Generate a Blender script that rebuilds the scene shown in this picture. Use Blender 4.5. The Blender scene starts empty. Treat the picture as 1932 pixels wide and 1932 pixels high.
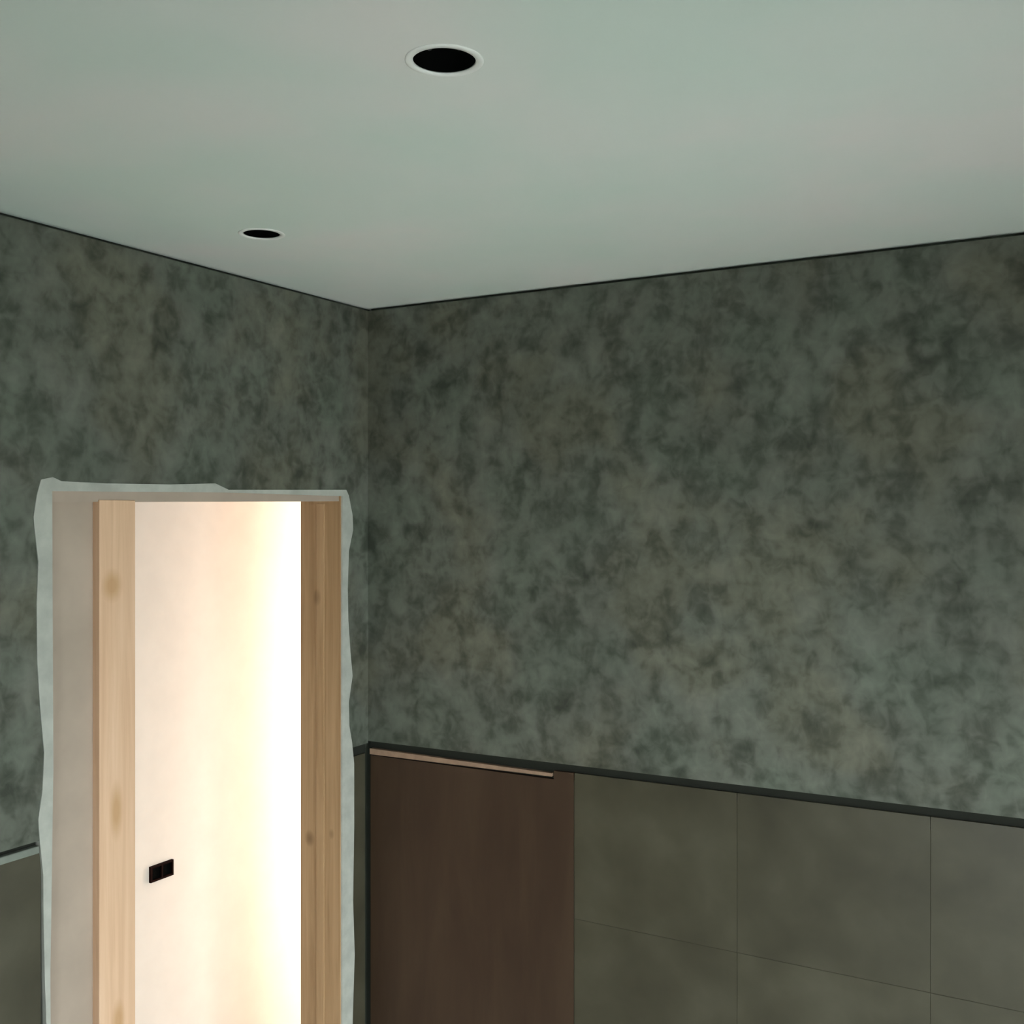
import bpy, bmesh, math, random
from mathutils import Vector
random.seed(4)
sc = bpy.context.scene
C = bpy.context.collection
R = math.radians

# ------------------------------------------------------------------ camera
# World: corner of the two visible walls at x=0,y=0. Right-hand wall = plane y=0,
# left-hand wall (with the doorway) = plane x=0. Room is x>0, y<0.
CAM = Vector((2.767, -3.60, 1.95))
F = 2051.0                       # focal length in pixels of the 1932 px frame
cam = bpy.data.cameras.new('camera'); camo = bpy.data.objects.new('camera', cam); C.objects.link(camo)
camo.location = CAM; camo.rotation_euler = (R(90), 0, R(30))
cam.sensor_width = 36; cam.lens = 36 * F / 1932; cam.shift_y = 3 / 1932
cam.clip_start = 0.05
sc.camera = camo

# ------------------------------------------------------------------ view, sky
sc.view_settings.view_transform = 'Standard'
sc.view_settings.look = 'None'
sc.view_settings.gamma = 1
sc.view_settings.use_curve_mapping = False
sc.view_settings.exposure = 0.0
world = bpy.data.worlds.new('overcast_sky'); sc.world = world; world.use_nodes = True
bg = world.node_tree.nodes['Background']
bg.inputs['Color'].default_value = (0.92, 1.0, 1.0, 1)
bg.inputs['Strength'].default_value = 12.5

W, D, H = 4.2, 5.0, 2.80          # room width, depth, ceiling level
FZ = -.65                         # floor level (heights are counted from the datum 1.95 m below the lens)
WIN = (-2.7, -.35, -.58, 1.75)    # window in the wall at x=W: y0,y1,z0,z1
pl = bpy.data.lights.new('window_portal', 'AREA'); pl.shape = 'RECTANGLE'
pl.size = WIN[3] - WIN[2]; pl.size_y = WIN[1] - WIN[0]; pl.cycles.is_portal = True
po = bpy.data.objects.new('window_portal', pl); C.objects.link(po)
po.location = (W + 0.26, (WIN[0] + WIN[1]) / 2, (WIN[2] + WIN[3]) / 2)
po.rotation_euler = (0, R(90), 0)     # -Z axis of the lamp looks to -X, into the room
WIN3 = (1.9, 4.0, -.55, 1.65)     # unseen window added for light in the rear wall (y = -D) behind the camera: x0,x1,z0,z1
pl3 = bpy.data.lights.new('rear_portal', 'AREA'); pl3.shape = 'RECTANGLE'
pl3.size = WIN3[1] - WIN3[0]; pl3.size_y = WIN3[3] - WIN3[2]; pl3.cycles.is_portal = True
po3 = bpy.data.objects.new('rear_portal', pl3); C.objects.link(po3)
po3.location = ((WIN3[0] + WIN3[1]) / 2, -D - .26, (WIN3[2] + WIN3[3]) / 2)
po3.rotation_euler = (R(90), 0, 0)    # looks to +Y, into the room
WIN2 = (-.74, -.26, -.45, 2.30)   # unseen window added for its light at the end of the corridor beyond the doorway (y = 2.2)
pl2 = bpy.data.lights.new('corridor_portal', 'AREA'); pl2.shape = 'RECTANGLE'
pl2.size = WIN2[1] - WIN2[0]; pl2.size_y = WIN2[3] - WIN2[2]; pl2.cycles.is_portal = True
po2 = bpy.data.objects.new('corridor_portal', pl2); C.objects.link(po2)
po2.location = ((WIN2[0] + WIN2[1]) / 2, 2.2 + .2, (WIN2[2] + WIN2[3]) / 2)
po2.rotation_euler = (R(-90), 0, 0)   # looks to -Y, down the corridor

# ------------------------------------------------------------------ helpers
def obj(name, bm, mat, parent=None, kind=None, label=None, cat=None, group=None, smooth=False):
    me = bpy.data.meshes.new(name)
    bmesh.ops.recalc_face_normals(bm, faces=bm.faces)
    bm.to_mesh(me); bm.free()
    if smooth:
        for p in me.polygons: p.use_smooth = True
    o = bpy.data.objects.new(name, me); C.objects.link(o)
    if mat: me.materials.append(mat)
    if parent: o.parent = parent
    if kind: o['kind'] = kind
    if label: o['label'] = label
    if cat: o['category'] = cat
    if group: o['group'] = group
    return o

def empty(name, loc=(0, 0, 0), kind=None, label=None, cat=None, group=None):
    o = bpy.data.objects.new(name, None); C.objects.link(o); o.location = loc
    o.empty_display_size = 0.1
    if kind: o['kind'] = kind
    if label: o['label'] = label
    if cat: o['category'] = cat
    if group: o['group'] = group
    return o

def box(bm, x0, x1, y0, y1, z0, z1, bev=0):
    b = bmesh.new()
    v = [b.verts.new(p) for p in ((x0,y0,z0),(x1,y0,z0),(x1,y1,z0),(x0,y1,z0),(x0,y0,z1),(x1,y0,z1),(x1,y1,z1),(x0,y1,z1))]
    for f in ((0,3,2,1),(4,5,6,7),(0,1,5,4),(1,2,6,5),(2,3,7,6),(3,0,4,7)): b.faces.new([v[i] for i in f])
    if bev: bmesh.ops.bevel(b, geom=b.edges[:] , offset=bev, segments=2, affect='EDGES', profile=0.5)
    me = bpy.data.meshes.new('t'); b.to_mesh(me); b.free(); bm.from_mesh(me); bpy.data.meshes.remove(me)
    return bm

def prism(pts, depth, axes):
    """closed 2D outline -> slab; axes maps (a, b, d) to a 3D point"""
    bm = bmesh.new()
    v0 = [bm.verts.new(axes(a, b, depth[0])) for a, b in pts]
    v1 = [bm.verts.new(axes(a, b, depth[1])) for a, b in pts]
    n = len(pts)
    e = [bm.edges.new((v0[i], v0[(i+1) % n])) for i in range(n)]
    bmesh.ops.triangle_fill(bm, edges=e, use_beauty=True)
    e = [bm.edges.new((v1[i], v1[(i+1) % n])) for i in range(n)]
    bmesh.ops.triangle_fill(bm, edges=e, use_beauty=True)
    for i in range(n):
        j = (i+1) % n
        bm.faces.new((v0[i], v0[j], v1[j], v1[i]))
    return bm
YZ = lambda a, b, d: (d, a, b)     # outline in y,z ; depth along x
XZ = lambda a, b, d: (a, d, b)     # outline in x,z ; depth along y

def cyl(bm, c, r0, r1, z0, z1, n=48, cap0=True, cap1=True):
    a = [bm.verts.new((c[0]+r0*math.cos(2*math.pi*i/n), c[1]+r0*math.sin(2*math.pi*i/n), z0)) for i in range(n)]
    b = [bm.verts.new((c[0]+r1*math.cos(2*math.pi*i/n), c[1]+r1*math.sin(2*math.pi*i/n), z1)) for i in range(n)]
    for i in range(n):
        j = (i+1) % n; bm.faces.new((a[i], a[j], b[j], b[i]))
    if cap0: bm.faces.new(a[::-1])
    if cap1: bm.faces.new(b)
    return bm

def lathe(c, prof, n=48, close=True):
    bm = bmesh.new(); rings = []
    for r, z in prof:
        rings.append([bm.verts.new((c[0]+r*math.cos(2*math.pi*i/n), c[1]+r*math.sin(2*math.pi*i/n), c[2]+z)) for i in range(n)])
    m = len(rings)
    for k in range(m if close else m-1):
        a, b = rings[k], rings[(k+1) % m]
        for i in range(n):
            j = (i+1) % n; bm.faces.new((a[i], a[j], b[j], b[i]))
    return bm

# survey of the doorway wall: a sighting (x, y) in the frame lands at (y, z) on the wall plane x = 0
def left_wall(px, py):
    k = (px - 966) / F; h = (969 - py) / F
    dx, dy = -.5 + .8660254 * k, .8660254 + .5 * k
    s = -CAM.x / dx
    return (CAM.y + s * dy, CAM.z + s * h)

# ------------------------------------------------------------------ materials
def lin(r, g, b):
    f = lambda c: (c/255/12.92 if c/255 <= .04045 else ((c/255+.055)/1.055)**2.4)
    return (f(r), f(g), f(b), 1)

class Mat:
    def __init__(s, name, rough=.8, spec=.3):
        s.m = bpy.data.materials.new(name); s.m.use_nodes = True
        s.t = s.m.node_tree; s.b = s.t.nodes['Principled BSDF']
        s.b.inputs['Roughness'].default_value = rough
        s.b.inputs['Specular IOR Level'].default_value = spec
        s.tc = s.t.nodes.new('ShaderNodeTexCoord')
        s.co = s.tc.outputs['Object']
    def n(s, typ, **kw):
        nd = s.t.nodes.new(typ)
        for k, v in kw.items(): setattr(nd, k, v)
        return nd
    def link(s, a, b): s.t.links.new(a, b)
    def mapping(s, scale=(1,1,1), rot=(0,0,0), loc=(0,0,0), co=None):
        nd = s.n('ShaderNodeMapping'); s.link(co or s.co, nd.inputs['Vector'])
        nd.inputs['Scale'].default_value = scale; nd.inputs['Rotation'].default_value = rot; nd.inputs['Location'].default_value = loc
        return nd.outputs[0]
    def noise(s, scale, detail=4, rough=.55, dist=0, co=None):
        nd = s.n('ShaderNodeTexNoise'); s.link(co or s.co, nd.inputs['Vector'])
        nd.inputs['Scale'].default_value = scale; nd.inputs['Detail'].default_value = detail
        nd.inputs['Roughness'].default_value = rough; nd.inputs['Distortion'].default_value = dist
        return nd.outputs['Fac']
    def ramp(s, fac, stops, interp='LINEAR'):
        nd = s.n('ShaderNodeValToRGB'); s.link(fac, nd.inputs['Fac'])
        nd.color_ramp.interpolation = interp
        el = nd.color_ramp.elements
        while len(el) < len(stops): el.new(.5)
        for e, (p, c) in zip(el, stops):
            e.position = p; e.color = c if isinstance(c, tuple) else (c, c, c, 1)
        return nd.outputs['Color']
    def mix(s, a, b, fac, mode='MIX'):
        nd = s.n('ShaderNodeMix', data_type='RGBA', blend_type=mode)
        for sock, v in ((nd.inputs[0], fac), (nd.inputs[6], a), (nd.inputs[7], b)):
            if hasattr(v, 'is_output'): s.link(v, sock)
            else: sock.default_value = v
        return nd.outputs[2]
    def math(s, op, a, b=0.0):
        nd = s.n('ShaderNodeMath', operation=op)
        for sock, v in ((nd.inputs[0], a), (nd.inputs[1], b)):
            if hasattr(v, 'is_output'): s.link(v, sock)
            else: sock.default_value = v
        return nd.outputs[0]
    def color(s, c):
        if hasattr(c, 'is_output'): s.link(c, s.b.inputs['Base Color'])
        else: s.b.inputs['Base Color'].default_value = c
        return s
    def bump(s, h, strength=.3, dist=.01):
        nd = s.n('ShaderNodeBump'); s.link(h, nd.inputs['Height'])
        nd.inputs['Strength'].default_value = strength; nd.inputs['Distance'].default_value = dist
        s.link(nd.outputs[0], s.b.inputs['Normal']); return s

def plaster():
    m = Mat('mottled_cement_plaster', .75, .25)
    # trowel smears: stretched noise in two crossing diagonals
    a = m.noise(8.6, 2.5, .5, .5, m.mapping((1.25, 1.25, .8), (R(38), R(32), 0)))
    b = m.noise(13.5, 2.5, .5, .4, m.mapping((.9, .9, 1.25), (R(-35), R(-40), 0), (3, 1, 2)))
    fine = m.noise(22, 3, .55, .9, m.mapping((1, 1, .8), (R(42), R(-38), 0), (1, 7, 4)))
    big = m.noise(1.5, 2, .5, .3, m.mapping(loc=(5.3, 2.1, .4)))
    s = m.math('ADD', m.math('MULTIPLY', a, .42), m.math('MULTIPLY', b, .32))
    s = m.math('ADD', s, m.math('MULTIPLY', fine, .24))
    base = m.ramp(s, [(.34, lin(62, 65, 57)), (.43, lin(82, 85, 76)), (.50, lin(97, 100, 91)), (.63, lin(113, 115, 106))])
    hue = m.ramp(m.noise(2.6, 2, .5, 0, m.mapping(loc=(1.7, 8, 3))), [(.38, (1.05, 1.0, .93, 1)), (.5, (1, 1, 1, 1)), (.62, (.95, 1.01, .99, 1))])
    base = m.mix(base, hue, 1.0, 'MULTIPLY')
    damp = m.ramp(big, [(.35, .84), (.62, 1.0)])
    base = m.mix(base, damp, 1.0, 'MULTIPLY')
    m.color(base); m.bump(s, .35, .012)
    return m.m

def ceiling_paint():
    m = Mat('pale_ceiling_paint', .85, .2)
    n = m.noise(1.3, 3, .5, .2)
    c = m.ramp(n, [(.35, lin(214, 227, 219)), (.5, lin(221, 228, 222)), (.65, lin(229, 228, 224))])
    m.color(c); m.bump(m.noise(60, 3), .05, .002)
    return m.m

def tile_mat():
    m = Mat('olive_grey_stone_tile', .42, .4)
    info = m.n('ShaderNodeObjectInfo')
    n = m.noise(4.5, 4, .5, .2)
    c = m.ramp(n, [(.3, lin(60, 57, 44)), (.5, lin(69, 66, 52)), (.7, lin(78, 75, 61))])
    c = m.mix(c, m.ramp(info.outputs['Random'], [(0, .92), (1, 1.06)]), 1.0, 'MULTIPLY')
    m.color(c); m.bump(m.noise(30, 3), .06, .003)
    return m.m

def brown_mat():
    m = Mat('dark_brown_board', .5, .35)
    n = m.noise(3, 5, .6, .6, m.mapping((3, 3, .5)))
    c = m.ramp(n, [(.3, lin(54, 38, 26)), (.5, lin(60, 44, 31)), (.7, lin(66, 50, 36))])
    m.color(c); m.bump(n, .08, .003)
    return m.m

def wood(name, c0, c1, c2, knots, kc):
    m = Mat(name, .6, .3)
    g = m.noise(10, 5, .6, .5, m.mapping((3, 3, .12)))
    c = m.ramp(g, [(.32, c0), (.5, c1), (.7, c2)])
    for (x, y, z, r, stretch) in knots:                   # dark knots of the board
        v = m.n('ShaderNodeVectorMath', operation='SUBTRACT'); m.link(m.co, v.inputs[0]); v.inputs[1].default_value = (x, y, z)
        w = m.n('ShaderNodeVectorMath', operation='MULTIPLY'); m.link(v.outputs[0], w.inputs[0]); w.inputs[1].default_value = (1, 1, 1/stretch)
        l = m.n('ShaderNodeVectorMath', operation='LENGTH'); m.link(w.outputs[0], l.inputs[0])
        f = m.ramp(m.math('DIVIDE', l.outputs['Value'], r), [(.35, 1.0), (1.0, 0.0)])
        c = m.mix(c, kc, m.math('MULTIPLY', f, .75))
    m.color(c); m.bump(g, .15, .002)
    return m.m

def plain(name, c, rough=.8, var=.06, scale=8, spec=.3):
    m = Mat(name, rough, spec)
    n = m.noise(scale, 4, .55)
    lo = tuple(v*(1-var) for v in c[:3]) + (1,); hi = tuple(min(1, v*(1+var)) for v in c[:3]) + (1,)
    m.color(m.ramp(n, [(.35, lo), (.65, hi)])); m.bump(n, .08, .004)
    return m.m

M = {}
M['plaster'] = plaster()
M['ceiling'] = ceiling_paint()
M['tile'] = tile_mat()
M['brown'] = brown_mat()
M['masonry'] = plain('dark_masonry', lin(58, 62, 54), .9)
M['gap'] = plain('joint_shade', lin(34, 36, 30), .9)  # dark tone stands in for shadow in the recess under the plaster
M['filler'] = plain('white_gypsum_filler', lin(172, 174, 166), .85, .1, 14)
M['gypsum'] = plain('unpainted_gypsum_board', lin(174, 158, 144), .85, .07, 4)
M['batten'] = plain('pale_batten', lin(150, 124, 104), .7, .15, 20)
M['mortar'] = plain('pale_mortar', lin(122, 128, 120), .85, .1, 20)
M['grout'] = plain('grey_grout', lin(64, 61, 49), .9)
M['white'] = plain('white_wall_paint', lin(242, 230, 220), .8, .02)
M['floor'] = plain('pale_screed', lin(205, 205, 200), .8, .08, 3)
M['black'] = plain('black_metal', lin(4, 5, 4), .9, spec=.05)
M['dark_plastic'] = plain('dark_brown_plastic', lin(30, 12, 8), .8, spec=.05)
M['white_ring'] = plain('white_lacquer', lin(236, 238, 234), .5, .02)
M['outside'] = plain('outdoor_paving', lin(196, 196, 192), .9)
M['wire'] = plain('grey_cable', lin(60, 62, 60), .5)
M['wood_front'] = wood('pale_pine_lit', lin(212, 172, 140), lin(222, 184, 152), lin(230, 194, 164),  # paler copy of the pine: room light on the front put into the colour
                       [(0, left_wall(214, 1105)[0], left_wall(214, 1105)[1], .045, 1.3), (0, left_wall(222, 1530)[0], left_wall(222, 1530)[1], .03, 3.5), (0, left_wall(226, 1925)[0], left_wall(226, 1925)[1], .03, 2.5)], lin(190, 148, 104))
M['wood_jamb'] = wood('pine_shaded', lin(156, 124, 90), lin(172, 140, 104), lin(184, 152, 116),  # darker copy of the pine: shade on the reveal put into the colour
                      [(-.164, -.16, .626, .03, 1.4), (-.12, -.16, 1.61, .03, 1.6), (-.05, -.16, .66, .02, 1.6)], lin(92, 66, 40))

# ------------------------------------------------------------------ setting: room shell
T = 0.20                                   # doorway wall thickness
HX = -.80                                 # face of the far corridor wall
HY0, HY1 = -2.6, 2.2                       # corridor ends
flr = obj('floor', box(bmesh.new(), HX-.2, W+.2, -D-.2, HY1+.2, FZ-.12, FZ), M['floor'], kind='structure', label='pale bare screed floor')

# ceiling of the room: board with two round cut-outs
HOLES = [(-.127, 2.040, .0630), (-.761, 3.305, .0590)]      # lateral, forward, radius
fw = Vector((-.5, .8660254)); rt = Vector((.8660254, .5))
hole_xy = [(CAM.x + fw.x*b + rt.x*a, CAM.y + fw.y*b + rt.y*a, r) for a, b, r in HOLES]
bm = bmesh.new(); edges = []
def loop(pts):
    v = [bm.verts.new(p) for p in pts]
    return [bm.edges.new((v[i], v[(i+1) % len(v)])) for i in range(len(v))]
edges += loop([(-.02, -D-.05, H), (W+.05, -D-.05, H), (W+.05, .05, H), (-.02, .05, H)])
for x, y, r in hole_xy:
    edges += loop([(x+r*math.cos(2*math.pi*i/48), y+r*math.sin(2*math.pi*i/48), H) for i in range(48)])
g = bmesh.ops.triangle_fill(bm, edges=edges, use_beauty=True)
bmesh.ops.recalc_face_normals(bm, faces=bm.faces)
ex = bmesh.ops.extrude_face_region(bm, geom=bm.faces[:])
bmesh.ops.translate(bm, vec=(0, 0, .03), verts=[v for v in ex['geom'] if isinstance(v, bmesh.types.BMVert)])
ceil = obj('ceiling', bm, M['ceiling'], kind='structure', label='pale grey painted ceiling with two round openings')

# --- left-hand wall (x=0) with doorway
Y0, Y1 = -1.50, -.118                       # rough opening, y range
ZO = 2.035                                  # rough opening height
SK = .022                                   # plaster thickness
wl = obj('wall_left', prism([(-D-.2, FZ), (Y0, FZ), (Y0, ZO), (Y1, ZO), (Y1, FZ), (.22, FZ), (.22, H+.03), (-D-.2, H+.03)], (-T, -SK), YZ), M['masonry'], kind='structure')
# outline of the ragged plaster edge round the doorway, surveyed from bottom left over the top to bottom right
edge_left = [(86, 1932), (83, 1840), (81, 1740), (80, 1650), (74, 1590), (71, 1545), (79, 1490), (82, 1420), (74, 1330), (69, 1250), (68, 1140), (71, 1060), (64, 1000), (62, 975), (68, 935), (76, 905), (98, 900)]
edge_top = [(115, 908), (200, 912), (320, 914), (405, 912), (430, 924), (520, 924), (600, 924), (652, 924)]
edge_right = [(657, 935), (664, 972), (665, 1000), (657, 1040), (655, 1110), (656, 1170), (660, 1230), (664, 1275), (657, 1325), (658, 1370), (663, 1400), (667, 1440), (667, 1560), (665, 1700), (668, 1800), (664, 1932)]
EL = [left_wall(*p) for p in edge_left]; ET = [left_wall(*p) for p in edge_top]; ER = [left_wall(*p) for p in edge_right]
def at_z(chain, z):                         # y of a chain at a height
    for (a, b), (c, d) in zip(chain, chain[1:]):
        if (b - z) * (d - z) <= 0 and b != d: return a + (c - a) * (z - b) / (d - b)
    return chain[0][0]
LZ = 1.000                                  # lower edge of the upper plaster coat on this wall
up_l = [p for p in EL if p[1] > LZ + .01]; up_r = [p for p in ER if p[1] > LZ + .01]
out = [(-D, LZ), (at_z(EL, LZ), LZ)] + up_l + ET + up_r + [(at_z(ER, LZ), LZ), (0, LZ), (0, H-.012), (-D, H-.012)]
obj('plaster_coat', prism(out, (-SK, 0), YZ), M['plaster'], wl, label='mottled grey cement plaster above the ledge')
obj('joint_shade_strip', box(bmesh.new(), -SK, -.016, -D, at_z(EL, LZ), LZ-.03, LZ), M['gap'], wl)
obj('joint_shade_strip', box(bmesh.new(), -SK, -.016, at_z(ER, LZ), 0, LZ-.05, LZ), M['gap'], wl)
obj('mortar_ridge', box(bmesh.new(), -SK, .003, -D, at_z(EL, .97)-.003, LZ-.036, LZ-.014, .003), M['mortar'], wl)
yl = at_z(EL, .9)
xs = [yl, yl-.45, yl-1.07, yl-1.69, yl-2.31, yl-2.93, -D]
for a, b in zip(xs, xs[1:]):
    for z0, z1 in ((FZ+.003, -.103), (-.1, .447), (.45, LZ-.037)):
        obj('tile', box(bmesh.new(), -SK, -.004, b+.0015, a-.0015, z0, z1, .0015), M['tile'], wl)
yr = at_z(ER, .6)
obj('tile', box(bmesh.new(), -SK, -.006, yr+.001, -.012, FZ+.003, LZ-.04, .0015), M['tile'], wl)

# --- doorway
door = empty('door_1', (-.1, (Y0+Y1)/2, FZ), kind='structure', label='unfinished doorway with bare pine frame and ragged plaster edge')
def dchild(o):
    o.parent = door; o.matrix_parent_inverse = door.matrix_world.inverted(); return o
bpy.context.view_layer.update()
# ragged white filler rim: outer edge follows the plaster, inner edge is nearly straight
yi_l = left_wall(97, 1400)[0]; yi_r = left_wall(645, 1400)[0]
zi = 2.020
EL2 = [(EL[0][0], FZ), (EL[0][0]-.008, FZ*.6), (EL[0][0]+.006, FZ*.15)] + EL
ER2 = ER + [(ER[-1][0]+.006, FZ*.2), (ER[-1][0]-.004, FZ*.6), (ER[-1][0], FZ)]
inner = [(yi_r, FZ), (yi_r-.002, .9), (yi_r, zi), (left_wall(430, 930)[0], zi+.004), (yi_l, zi-.004), (yi_l+.004, 1.2), (yi_l-.006, .6), (yi_l, FZ)]
rim_pts = EL2 + ET + ER2 + inner
dchild(obj('plaster_rim', prism(rim_pts, (-.04, .0035), YZ), M['filler'], label='ragged white filler edge'))
ys0, ys1 = left_wall(190, 1400)[0], left_wall(258, 1400)[0]
WF = -.006
dchild(obj('gypsum_board', box(bmesh.new(), -.05, -.036, yi_l-.02, ys0+.02, FZ, 2.03), M['gypsum'], label='bare pinkish gypsum board strip'))
dchild(obj('door_jamb', box(bmesh.new(), -.06, WF, ys0, ys1, FZ, 1.992, .002), M['wood_front'], label='pine post beside the gypsum strip, toned paler as lit'))
dchild(obj('partition_end', box(bmesh.new(), -T, -.05, Y0, ys1-.006, FZ, 2.03), M['white']))
# right-hand lining board with stop
yj = left_wall(644, 1400)[0]
dchild(obj('door_jamb', box(bmesh.new(), -T-.012, -.004, yj, Y1+.003, FZ, 2.03, .002), M['wood_jamb'], label='pine lining on the corner side, toned darker as shaded'))
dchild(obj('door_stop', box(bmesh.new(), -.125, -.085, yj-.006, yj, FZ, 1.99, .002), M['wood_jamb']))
# header, slightly out of level
hp = [(yi_l-.01, 1.984), (ys1, 1.9875), (yj, 1.9995), (yj, 2.03), (yi_l-.01, 2.03)]
dchild(obj('door_header', prism(hp, (-T-.01, -.012), YZ), M['gypsum'], label='dusty board over the opening'))

# --- right-hand wall (y=0)
wr = obj('wall_right', box(bmesh.new(), 0-.0, W+.2, SK, .22, FZ, H+.03), M['masonry'], kind='structure')
led = lambda u: 1.009 + .0095 * u          # lower plaster edge is not quite level
obj('plaster_coat', prism([(0, led(0)), (W, led(W)), (W, H-.012), (0, H-.012)], (0, SK), XZ), M['plaster'], wr, label='mottled grey cement plaster above the ledge')
obj('joint_shade_strip', prism([(0, led(0)-.06), (W, led(W)-.06), (W, led(W)), (0, led(0))], (.017, SK), XZ), M['gap'], wr)
obj('panel', prism([(.012, FZ+.003), (.95, FZ+.003), (.95, led(.95)-.030), (.868, led(.868)-.030), (.868, .955), (.012, .951)], (.002, SK), XZ), M['brown'], wr, label='dark brown board below the ledge beside the doorway corner')
obj('batten', prism([(.012, .956), (.862, .966), (.862, .978), (.012, .980)], (-.004, SK), XZ), M['batten'], wr, label='thin pale batten on top of the brown board')
us = [.953, 1.575, 2.20, 2.825, 3.45, 4.075, 4.2]
for a, b in zip(us, us[1:]):
    for z0, z1 in ((FZ+.003, -.102), (-.1, .448), (.450, None)):
        if z1: pts = [(a+.001, z0), (b-.001, z0), (b-.001, z1), (a+.001, z1)]
        else: pts = [(a+.001, z0), (b-.001, z0), (b-.001, led(b)-.030), (a+.001, led(a)-.030)]
        obj('tile', prism(pts, (.004, SK), XZ), M['tile'], wr)
obj('grout_bed', box(bmesh.new(), .94, W, .0056, SK, FZ+.002, .96), M['grout'], wr)

# --- walls behind the camera, window
bm = bmesh.new(); a, b, c, d = WIN3
for q in ((0, W+.2, FZ, c), (0, W+.2, d, H+.03), (0, a, c, d), (b, W+.2, c, d)):
    box(bm, q[0], q[1], -D-.2, -D, q[2], q[3])
obj('wall_rear', bm, M['plaster'], kind='structure')
ww = obj('wall_window', box(box(box(box(bmesh.new(), W, W+.2, -D, 0, FZ, WIN[2]), W, W+.2, -D, 0, WIN[3], H+.03),
        W, W+.2, -D, WIN[0], WIN[2], WIN[3]), W, W+.2, WIN[1], 0, WIN[2], WIN[3]), M['plaster'], kind='structure')
w1 = empty('window_1', (W+.1, (WIN[0]+WIN[1])/2, WIN[2]), kind='structure', label='tall white framed window lighting the room')
bpy.context.view_layer.update()
def wchild(o):
    o.parent = w1; o.matrix_parent_inverse = w1.matrix_world.inverted(); return o
bm = bmesh.new(); y0, y1, z0, z1 = WIN
for q in ((y0, y1, z0, z0+.06), (y0, y1, z1-.06, z1), (y0, y0+.06, z0+.06, z1-.06), (y1-.06, y1, z0+.06, z1-.06), ((y0+y1)/2-.04, (y0+y1)/2+.04, z0+.06, z1-.06)):
    box(bm, W+.08, W+.14, *q)
wchild(obj('window_frame', bm, M['white_ring']))
wchild(obj('window_sill', box(bmesh.new(), W-.03, W+.08, y0-.04, y1+.04, z0-.03, z0, .003), M['white_ring']))
gm = Mat('window_glass'); t = gm.t
tr = gm.n('ShaderNodeBsdfTransparent'); gl = gm.n('ShaderNodeBsdfGlossy'); gl.inputs['Roughness'].default_value = .02
fr = gm.n('ShaderNodeFresnel'); ms = gm.n('ShaderNodeMixShader')
gm.link(fr.outputs[0], ms.inputs[0]); gm.link(tr.outputs[0], ms.inputs[1]); gm.link(gl.outputs[0], ms.inputs[2])
gm.link(ms.outputs[0], t.nodes['Material Output'].inputs['Surface'])
for a, b in ((y0+.06, (y0+y1)/2-.04), ((y0+y1)/2+.04, y1-.06)):
    wchild(obj('pane', box(bmesh.new(), W+.108, W+.112, a, b, z0+.06, z1-.06), gm.m))
w3 = empty('added_window_3', ((WIN3[0]+WIN3[1])/2, -D-.11, WIN3[2]), kind='structure', label='wide white framed window added behind the camera for light')
bm = bmesh.new(); m1 = (WIN3[1]-WIN3[0])/2; hz = WIN3[3]-WIN3[2]
for q in ((-m1, m1, 0, .06), (-m1, m1, hz-.06, hz), (-m1, -m1+.06, .06, hz-.06), (m1-.06, m1, .06, hz-.06), (-.04, .04, .06, hz-.06)):
    box(bm, q[0], q[1], -.03, .03, q[2], q[3])
obj('window_frame', bm, M['white_ring'], w3)
for a, b in ((-m1+.06, -.04), (.04, m1-.06)):
    obj('pane', box(bmesh.new(), a, b, -.002, .002, .06, hz-.06), gm.m, w3)
obj('ground', box(bmesh.new(), -6, W+14, -20, -D-.2, FZ-.3, FZ-.1), M['outside'], kind='structure', label='outdoor paving behind the rear wall')
obj('ground', box(bmesh.new(), W+.2, W+14, -D-.2, 10, FZ-.3, FZ-.1), M['outside'], kind='structure', label='outdoor paving beyond the window')

# --- corridor beyond the doorway
obj('wall_far', box(bmesh.new(), HX-.15, HX, HY0, HY1, FZ, H+.03), M['white'], kind='structure', label='brightly lit white corridor wall')
obj('wall_corridor_near', box(bmesh.new(), HX-.15, -T, HY0-.15, HY0, FZ, H+.03), M['white'], kind='structure')
bm = bmesh.new(); a, b, c, d = WIN2
for q in ((HX-.15, 0, FZ, c), (HX-.15, 0, d, H+.03), (HX-.15, a, c, d), (b, 0, c, d)):
    box(bm, q[0], q[1], HY1, HY1+.15, q[2], q[3])
obj('wall_corridor_end', bm, M['white'], kind='structure')
w2 = empty('added_window_2', ((a+b)/2, HY1+.08, c), kind='structure', label='narrow white framed window added to light the corridor end')
bm = bmesh.new(); m0, m1 = (a-b)/2, (b-a)/2
for q in ((m0, m1, 0, .04), (m0, m1, d-c-.04, d-c), (m0, m0+.04, .04, d-c-.04), (m1-.04, m1, .04, d-c-.04)):
    box(bm, q[0], q[1], -.03, .03, q[2], q[3])
obj('window_frame', bm, M['white_ring'], w2)
obj('pane', box(bmesh.new(), m0+.04, m1-.04, -.002, .002, .04, d-c-.04), gm.m, w2)
obj('wall_corridor_side', box(bmesh.new(), -T, 0, .22, HY1, FZ, H+.03), M['white'], kind='structure')
obj('ceiling_corridor', box(bmesh.new(), HX-.15, -.021, HY0-.15, HY1+.15, H+.031, H+.12), M['white'], kind='structure')

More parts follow.
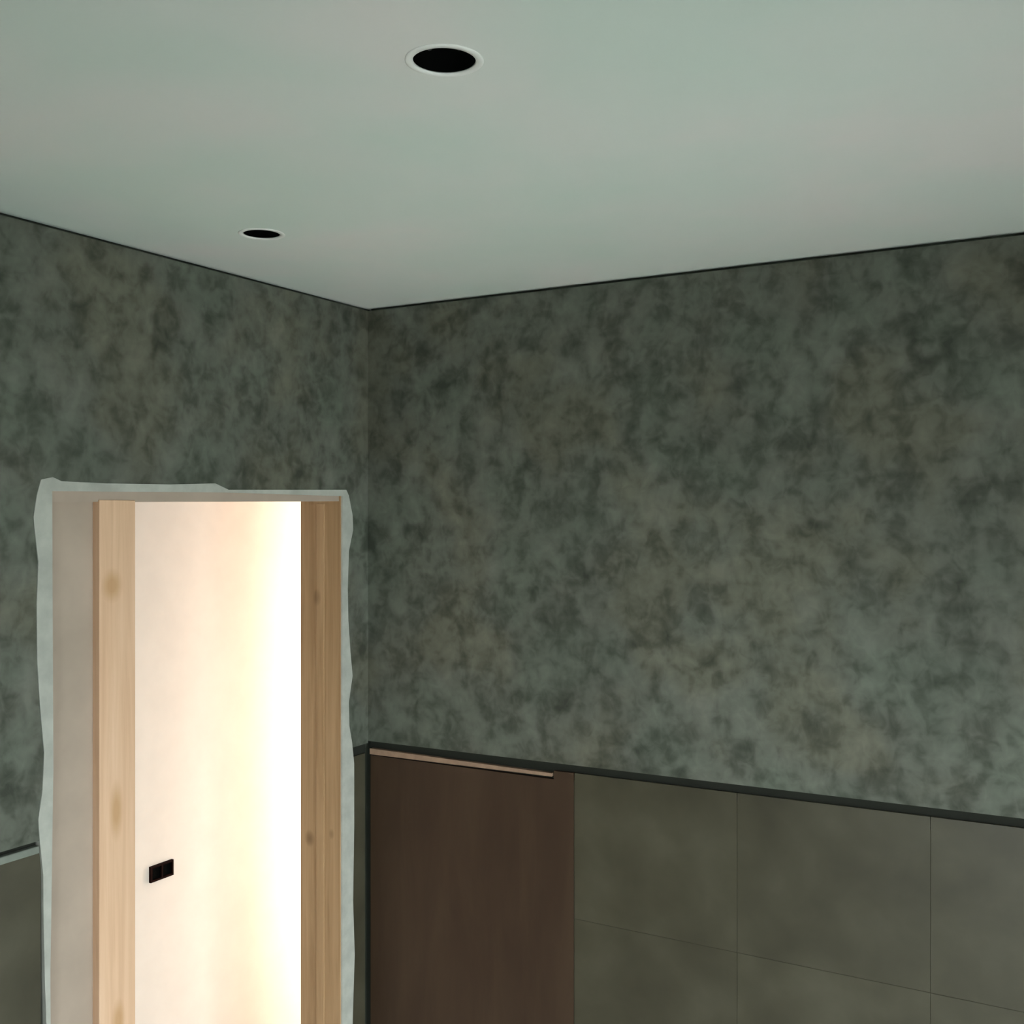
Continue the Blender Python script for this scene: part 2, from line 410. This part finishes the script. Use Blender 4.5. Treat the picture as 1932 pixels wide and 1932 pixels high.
# ------------------------------------------------------------------ things
LAB = ['round black recessed downlight out in the open ceiling, away from both walls',
       'round black recessed ceiling downlight close to the wall above the doorway']
for i, (x, y, r) in enumerate(hole_xy):
    o = empty('recessed_downlight', (x, y, H), label=LAB[i], cat='downlight', group='unlit downlights in the ceiling')
    c = (0, 0, 0)
    obj('trim_ring', lathe(c, [(r-.004, .0), (r-.003, -.002), (r+.008, -.0025), (r+.011, -.0008), (r+.011, .0), (r-.004, .002)]), M['white_ring'], o, smooth=True, label='thin pale rim')
    h = obj('housing', lathe(c, [(r-.0035, .002), (r-.006, .10), (.02, .115), (.0005, .115), (.0005, .12), (r-.002, .105), (r-.0005, .002)]), M['black'], o, smooth=True, label='black inside')
    # lamp holder and two spring clips seen faintly inside
    obj('lamp_holder', lathe((0, 0, 0), [(.0005, .055), (.022, .055), (.024, .06), (.024, .112), (.0005, .112)], 24), M['black'], h)
    for sg in (-1, 1):
        bm = bmesh.new(); q = rt * sg * (r * .45)
        box(bm, q.x-.004, q.x+.004, q.y-.004, q.y+.004, .02, .10, .001)
        obj('spring_clip', bm, M['wire'], h)

def far_wall(px, py):
    k = (px - 966) / F; h = (969 - py) / F
    q = (HX - CAM.x) / (-.5 + .8660254 * k)
    return (CAM.y + q * (.8660254 + .5 * k), CAM.z + q * h)
sx = HX; (sya, _), (syb, _) = far_wall(281, 1642), far_wall(324, 1642); syc = (sya + syb) / 2; szc = far_wall(302, 1643)[1]
so = empty('socket_box', (sx, syc, szc), label='small dark double socket box low on the lit corridor wall', cat='socket box')
bm = bmesh.new(); hw, hh = (syb - sya) / 2, .033
for q in ((-hw, hw, -hh, -hh+.008), (-hw, hw, hh-.008, hh), (-hw, -hw+.008, -hh+.008, hh-.008), (hw-.008, hw, -hh+.008, hh-.008), (-.004, .004, -hh+.008, hh-.008)):
    box(bm, 0, .012, *q)
obj('frame', bm, M['dark_plastic'], so)
obj('back_plate', box(bmesh.new(), 0, .003, -hw+.007, hw-.007, -hh+.007, hh-.007), M['black'], so)

# upright tube added to brighten the corridor, hidden on its near wall
LX, LY, LZ2 = -T, .95, .95
bo = empty('added_luminaire', (LX, LY, LZ2), label='unseen upright tube added beside the doorway to light the corridor wall', cat='light helper')
obj('housing', box(bmesh.new(), -.03, 0, -.05, .05, -1.46, 1.46, .004), M['white_ring'], bo)
tube_glow = Mat('added_tube_glow'); tube_glow.b.inputs['Emission Color'].default_value = (1, .86, .70, 1); tube_glow.b.inputs['Emission Strength'].default_value = 4
obj('diffuser', box(bmesh.new(), -.06, -.03, -.035, .035, -1.42, 1.42, .008), tube_glow.m, bo)
ld = bpy.data.lights.new('added_tube_light', 'AREA'); ld.shape = 'RECTANGLE'; ld.size = 2.84; ld.size_y = .07; ld.energy = 29; ld.color = (1, .86, .70)
lo = bpy.data.objects.new('added_tube_light', ld); C.objects.link(lo); lo.parent = bo; lo.location = (-.065, 0, 0); lo.rotation_euler = (0, R(90), 0)
